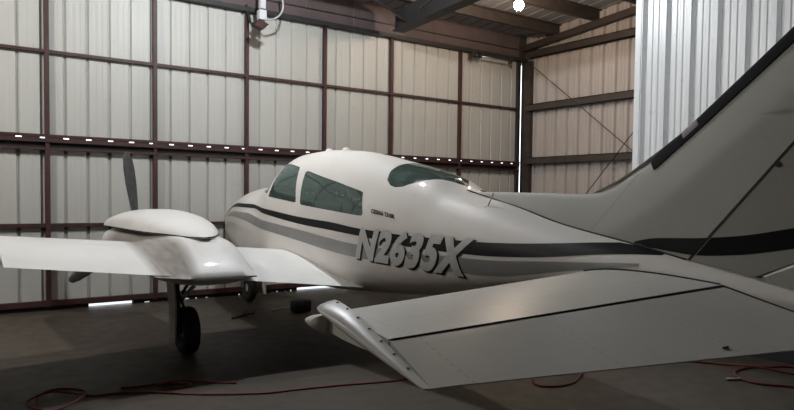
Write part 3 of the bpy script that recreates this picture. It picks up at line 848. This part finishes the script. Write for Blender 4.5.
# fin with long dorsal fairing, rudder, de-icing boot
LE = [(-2.19, 1.655), (-2.5, 1.652), (-2.98, 1.645), (-3.30, 1.637), (-3.47, 1.638), (-3.58, 1.655), (-3.70, 1.70), (-3.83, 1.775), (-3.975, 1.856), (-4.3, 2.115), (-4.6, 2.362), (-4.86, 2.578), (-5.2, 2.86), (-5.36, 2.985)]
TIP = [(-5.42, 3.02), (-5.6, 3.045), (-5.845, 3.05)]
def poly_at(P, t):
    L = [0]
    for a, b in zip(P, P[1:]): L.append(L[-1] + math.dist(a, b))
    s = t * L[-1]
    for i in range(len(P) - 1):
        if s <= L[i + 1] or i == len(P) - 2:
            u = (s - L[i]) / (L[i + 1] - L[i]); return (P[i][0] + (P[i + 1][0] - P[i][0]) * u, P[i][1] + (P[i + 1][1] - P[i][1]) * u)
def seg_d(p, a, b):
    ab = (b[0] - a[0], b[1] - a[1]); t = max(0, min(1, ((p[0] - a[0]) * ab[0] + (p[1] - a[1]) * ab[1]) / (ab[0] ** 2 + ab[1] ** 2)))
    return math.dist(p, (a[0] + ab[0] * t, a[1] + ab[1] * t))
EDGE = LE + TIP
def fin_half(y, z):
    d = min(seg_d((y, z), EDGE[i], EDGE[i + 1]) for i in range(len(EDGE) - 1))
    return (.105 - .055 * max(0, min(1, (z - 1.3) / 1.7))) * math.sqrt(min(1, d / .30)) + .001
BASE = [(y, ztop(y) - .02) for y in (-2.19, -2.5, -2.8, -3.1, -3.4, -3.7, -4.0, -4.30)]
top = EDGE + []
NU, NV = 90, 26
cols = []
for i in range(NU + 1):
    u = i / NU; b = poly_at(BASE, u); t = poly_at(top, u)
    cols.append([(b[0] + (t[0] - b[0]) * (1 - (1 - j / NV) ** 1.6), b[1] + (t[1] - b[1]) * (1 - (1 - j / NV) ** 1.6)) for j in range(NV + 1)])
rings = []
for c in cols:
    rings.append([(-fin_half(*p), p[0], p[1]) for p in c] + [(fin_half(*p), p[0], p[1]) for p in c[::-1]])
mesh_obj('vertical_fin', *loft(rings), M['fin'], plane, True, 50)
# dark joint where the dorsal fairing meets the fuselage
def fuse_hit(y):
    # height at which the fin side meets the fuselage top
    z = ztop(y)
    for k in range(60):
        if half(y, z) >= fin_half(y, z) + .0005: break
        z -= .004
    return z
pts = []
for i in range(7):
    y = -2.2 - i * (4.30 - 2.2) / 6; z = fuse_hit(y); pts.append((-max(half(y, z), .004) - .002, y, z + .003))
for k in range(2):
    V, F = tube(pts, .006, 6, sub=8)
    mesh_obj('dorsal_joint', *((V, F) if k == 0 else mirror(V, F)), M['seam'], plane, True)
# stripe carried across fin and rudder
def fin_patch(name, top_, bot_, m, hf, y0, y1, off=.003, n=24, rows=4, side=-1):
    ft, fb = pchip_table(top_), pchip_table(bot_); V = []; F = []
    for i in range(n + 1):
        for j in range(rows + 1):
            z = 1.3
            for _ in range(6):
                a0 = y0(z) if callable(y0) else y0; a1 = y1(z) if callable(y1) else y1
                y = a0 + (a1 - a0) * i / n; a, b = ft(y)[0], fb(y)[0]; z = b + (a - b) * j / rows
            V.append((side * (hf(y, z) + off), y, z))
    for i in range(n):
        for j in range(rows):
            q = i * (rows + 1) + j; F.append((q, q + 1, q + rows + 2, q + rows + 1))
    return mesh_obj(name, V, F, m, plane, True)
# rudder hinge line
def hinge_y(z): return -4.30 - (z - 1.20) * .842
def rud_half(y, z):
    d = max(0, min(1, (hinge_y(z) - y) / .75)); return fin_half(hinge_y(z) + .01, max(z, 1.2)) * (1 - .93 * d)
FT = [(-3.90, 1.315), (-4.08, 1.352), (-4.36, 1.368), (-4.6, 1.392), (-4.9, 1.452), (-5.5, 1.60)]
FB = [(-3.90, 1.296), (-4.08, 1.286), (-4.36, 1.262), (-4.6, 1.280), (-4.9, 1.337), (-5.5, 1.47)]
for sd in (-1, 1):
    fin_patch('black_stripe', FT, FB, M['black'], lambda y, z: max(fin_half(y, z), half(y, z) if z < ztop(y) else 0), -3.93, lambda z: hinge_y(z) + .004, .004, side=sd)
RUD = [(-4.305, 1.205), (-4.50, 1.175), (-4.70, 1.160), (-4.92, 1.268), (-5.15, 1.42), (-5.30, 1.52), (-6.20, 2.96), (-6.16, 3.03), (-5.80, 3.05)]
rows = []
def rud_edge(z, trailing):
    if not trailing: return hinge_y(z) - .004
    P = RUD[2:8]
    for a, b in zip(P, P[1:]):
        if a[1] <= z <= b[1]: return a[0] + (b[0] - a[0]) * (z - a[1]) / (b[1] - a[1])
    return P[-1][0]
def rud_front(z):
    return hinge_y(z) - .004
rings = []
zs = [1.162, 1.18, 1.21, 1.25, 1.3, 1.36, 1.42, 1.52, 1.7, 1.9, 2.2, 2.5, 2.8, 2.96, 3.03, 3.048]
for z in zs:
    yb = rud_edge(z, True); yf = rud_front(z) if z > 1.2 else -4.31 - (1.205 - z) * 7.5
    if yf < yb + .02: yf = yb + .02
    r = []
    for k in range(9): 
        y = yf + (yb - yf) * k / 8; r.append((-rud_half(y, z), y, z))
    for k in range(8, -1, -1):
        y = yf + (yb - yf) * k / 8; r.append((rud_half(y, z), y, z))
    rings.append(r)
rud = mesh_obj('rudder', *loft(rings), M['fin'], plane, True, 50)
for sd in (-1, 1):
    o = fin_patch('black_stripe', FT, FB, M['black'], rud_half, lambda z: hinge_y(z) - .012, -5.17, .003, side=sd)
# fixed tail fairing under the rudder
V, F = loft([[(-.03, -4.72, 1.10), (.03, -4.72, 1.10), (.03, -4.72, 1.150), (-.03, -4.72, 1.150)], [(-.05, -4.92, 1.05), (.05, -4.92, 1.05), (.028, -4.93, 1.250), (-.028, -4.93, 1.250)], [(-.05, -5.28, .98), (.05, -5.28, .98), (.022, -5.28, 1.47), (-.022, -5.28, 1.47)], [(-.02, -5.44, .97), (.02, -5.44, .97), (.012, -5.36, 1.50), (-.012, -5.36, 1.50)]])
mesh_obj('tail_fairing', V, F, M['fin'], plane, False)
# dark hinge gap and bracket
for sd in (-1, 1):
    mesh_obj('hinge_gap', *tube([(sd * (fin_half(hinge_y(z) + .004, z) + .0005), hinge_y(z) - .002, z) for z in (1.205, 1.4, 1.7, 2.0, 2.4, 2.8, 3.0)], .003, 6, sub=1), M['seam'], plane)
V, F = tube([(-.075, -4.83, 1.82), (-.08, -4.845, 1.84), (-.072, -4.93, 1.945)], .008, 6, sub=1); mesh_obj('hinge_bracket', V, F, M['metal'], plane)
V, F = lathe([(-.095, .002), (-.095, .016), (-.06, .018)], 'x', 12, (0, -4.825, 1.805)); mesh_obj('hinge_bolt', V, F, M['seam'], plane)
# boot: rubber strip wrapped round the fin leading edge
def boot(m, i0, i1, name, width=.075, off=.010, n=40):
    P = LE[LE.index((-3.975, 1.856)):]
    rings = []
    for i in range(n + 1):
        t = i0 + (i1 - i0) * i / n; p = poly_at(P, t); q = poly_at(P, min(1, t + .02)); o = poly_at(P, max(0, t - .02))
        d = Vector((q[0] - o[0], q[1] - o[1])).normalized(); nn = Vector((-d.y, d.x))
        if nn.y > 0: nn = -nn
        side = []
        for k in range(8):
            s = width * (k / 7) ** 1.5; yy, zz = p[0] + nn.x * s, p[1] + nn.y * s; side.append((fin_half(yy, zz) + off, yy, zz))
        tipp = (0, p[0] - nn.x * off, p[1] - nn.y * off)
        rings.append([(-h, yy, zz) for h, yy, zz in side[::-1]] + [tipp] + [(h, yy, zz) for h, yy, zz in side] )
    return mesh_obj(name, *loft(rings), m, plane, True, 60)
boot(M['boot'], 0, .995, 'deice_boot')
w_ = boot(M['worn'], .155, .225, 'worn_boot_patch', .05, .011, 8)
w_['label'] = 'worn reddish patch on the black de-icing boot'

# aerials
def aerial(x, y, h, lean, ch, t=.008):
    z0 = ztop(y) - .02 if abs(x) < .1 else 1.49
    return loft([[(x - t, y + ch, z0), (x + t, y + ch, z0), (x + t, y - ch, z0), (x - t, y - ch, z0)], [(x - t * .4, y - lean + ch * .5, z0 + h), (x + t * .4, y - lean + ch * .5, z0 + h), (x + t * .4, y - lean - ch * .5, z0 + h), (x - t * .4, y - lean - ch * .5, z0 + h)]])
mesh_obj('whip_aerial', *tube([(-.215, -2.60, 1.515), (-.20, -2.66, 1.64)], .006, 6, sub=1), M['metal'], plane)
mesh_obj('aerial_foot', *lathe([(1.505, .03), (1.53, .022), (1.535, .002)], 'z', 14, (-.22, -2.60, 0)), M['white'], plane, True, 40)
for y in (.42, .02):
    mesh_obj('roof_beacon', *lathe([(0, .05), (.02, .048), (.04, .03), (.046, .003)], 'z', 16, (0, y, ztop(y) - .012)), M['white'], plane, True, 60)


# ------------------------------------------------------------------ clutter
def hose(name, pts, r, m, label, cat, group=None):
    V, F = tube([(x, y, r if z is None else z) for x, y, z in pts], r, 8, sub=6)
    return thing(mesh_obj(name, V, F, m, None, True), label, cat, group)
N_ = None
h = hose('air_hose', [(.70, 5.45, N_), (.77, 5.84, N_), (.93, 5.97, N_), (1.10, 5.80, N_), (1.02, 5.52, .03), (.80, 5.38, N_), (.66, 5.6, .03), (.86, 5.82, .03), (1.12, 5.62, N_), (1.28, 5.588, N_), (1.52, 5.463, N_), (1.834, 5.191, N_), (2.254, 4.945, N_), (2.561, 4.877, N_), (2.896, 4.797, N_), (3.319, 4.666, N_), (3.67, 4.627, N_), (4.2, 4.5, N_), (4.55, 4.45, N_)], .008, M['hose'], 'red air hose running from loose coils under the left wing toward the tail', 'hose')
hose('air_hose', [(1.36, 5.72, N_), (1.50, 5.68, N_), (1.68, 5.66, N_), (1.86, 5.52, N_), (1.74, 5.46, N_), (1.60, 5.56, .028), (1.80, 5.60, .028), (2.02, 5.48, N_), (2.2, 5.34, N_)], .008, M['hose'], 'short dull red hose lying loosely in the shadow under the left engine', 'hose')
hose('extension_cord', [(4.62, 4.18, N_), (4.40, 4.02, N_), (4.30, 3.86, N_), (4.43, 3.75, N_), (4.62, 3.75, N_), (4.74, 3.80, N_), (4.92, 3.90, N_), (5.06, 4.0, N_), (5.3, 4.05, N_)], .009, M['hose'], 'thin red cord curving out from under the tailplane', 'cord')
t = thing(empty('air_hose', (0, 0, 0)), 'dark red hose looped on the floor at the right with a pale end fitting', 'hose')
V, F = tube([(5.9, 3.9, .011), (6.10, 3.72, .011), (6.223, 3.60, .011), (6.36, 3.38, .011), (6.44, 3.10, .035), (6.574, 2.80, .011), (6.70, 2.45, .011), (6.72, 2.15, .011), (6.5, 1.98, .011), (6.25, 2.2, .011), (6.11, 2.60, .011), (5.97, 2.80, .011), (5.97, 2.96, .011), (6.06, 3.08, .011), (6.19, 3.15, .011), (6.34, 3.17, .011), (6.52, 3.13, .013), (6.66, 3.055, .011), (6.85, 2.92, .011), (6.88, 2.5, .011), (6.85, 2.1, .011)], .010, 8, sub=6)
mesh_obj('hose_run', V, F, M['hose'], t, True)
V, F = tube([(5.975, 2.99, .013), (5.91, 3.02, .013), (5.86, 3.06, .013)], .012, 8, sub=1); mesh_obj('hose_fitting', V, F, M['brass'], t, True)

# chock and small things on the floor
ch = thing(empty('wheel_chock', (4.32, 8.22, 0), 0), 'black squat rubber block standing on the floor behind the nose wheel', 'chock')
bm = bmesh.new(); box_bm(bm, -.13, .13, -.09, .09, 0, .17, .035); bm_obj('block', bm, M['rubber'], ch, True, 40)
mesh_obj('pull_handle', *tube([(-.08, .08, .05), (-.2, .22, .03), (-.31, .26, .016)], .012, 8, sub=1), M['brass'], ch, True)
tb = thing(empty('tow_bar', (3.42, 8.25, 0), .25), 'small dark bar with forked end lying on the floor below the nose gear', 'tow bar')
mesh_obj('shaft', *tube([(-.12, -.04, .02), (.1, .035, .02)], .018, 8, sub=1), M['darkmetal'], tb, True)
for s in (-1, 1):
    mesh_obj('fork', *tube([(.1, .035, .02), (.16, .045 + s * .06, .025), (.25, .065 + s * .07, .035)], .014, 8, sub=1), M['darkmetal'], tb, True)

# junction boxes and conduit under the head beam
jb = thing(empty('door_motor_box', (4.36, 9.62, 4.3)), 'pale junction boxes and looping grey conduit hung from the door head beam', 'electrical box')
bm = bmesh.new(); box_bm(bm, -.06, .06, -.05, .05, -.02, .13, .008); box_bm(bm, -.04, .05, -.04, .04, .15, .30, .008); bm_obj('box_pair', bm, M['greybox'], jb)
V, F = loft([[(-.16, -.07, -.12), (.0, -.07, -.17), (.0, .07, -.17), (-.16, .07, -.12)], [(-.04, -.06, -.03), (.09, -.06, -.08), (.09, .06, -.08), (-.04, .06, -.03)]])
mesh_obj('bracket', V, F, M['redbrown'], jb)
mesh_obj('stem', *tube([(0, 0, .28), (0, 0, .58)], .02, 8, sub=1), M['darkmetal'], jb)
mesh_obj('hanger', *tube([(-.02, .0, -.05), (-.05, .3, -.02), (-.05, .47, .30)], .02, 8, sub=1), M['darkmetal'], jb)
mesh_obj('conduit_loop', *tube([(.05, 0, .03), (.14, 0, .01), (.27, -.02, .08), (.34, -.02, .2), (.35, 0, .34), (.33, 0, .5)], .014, 8, sub=5), M['conduit'], jb, True)
# lift shaft with pulley near the corner
ls = thing(empty('lift_pulley', (9.25, 9.95, 4.43)), 'dark cable pulley on a pale shaft under the head beam near the right corner', 'pulley')
mesh_obj('shaft', *tube([(-.05, 0, 0), (.85, 0, .0)], .015, 10, sub=1), M['metal'], ls, True)
mesh_obj('drum', *lathe([(-.22, .015), (-.22, .045), (-.19, .06), (-.17, .035), (-.09, .035), (-.07, .06), (-.04, .045), (-.04, .015)], 'x', 20, (0, 0, 0)), M['darkmetal'], ls, True, 40)
for xx in (-.26, .8):
    bm = bmesh.new(); box_bm(bm, xx - .015, xx + .015, -.03, .06, -.05, .072); bm_obj('bearing_plate', bm, M['brownsteel'], ls)


# ------------------------------------------------------------------ world and view
w = bpy.data.worlds.new('World'); S.world = w; w.use_nodes = True
bg = w.node_tree.nodes['Background']; bg.inputs[0].default_value = (.86, .92, 1, 1); bg.inputs[1].default_value = 3.0
S.view_settings.view_transform = 'Standard'; S.view_settings.look = 'None'; S.view_settings.exposure = 0; S.view_settings.gamma = 1
S.view_settings.use_curve_mapping = False
S.cycles.sample_clamp_indirect = 4
S.cycles.max_bounces = 8
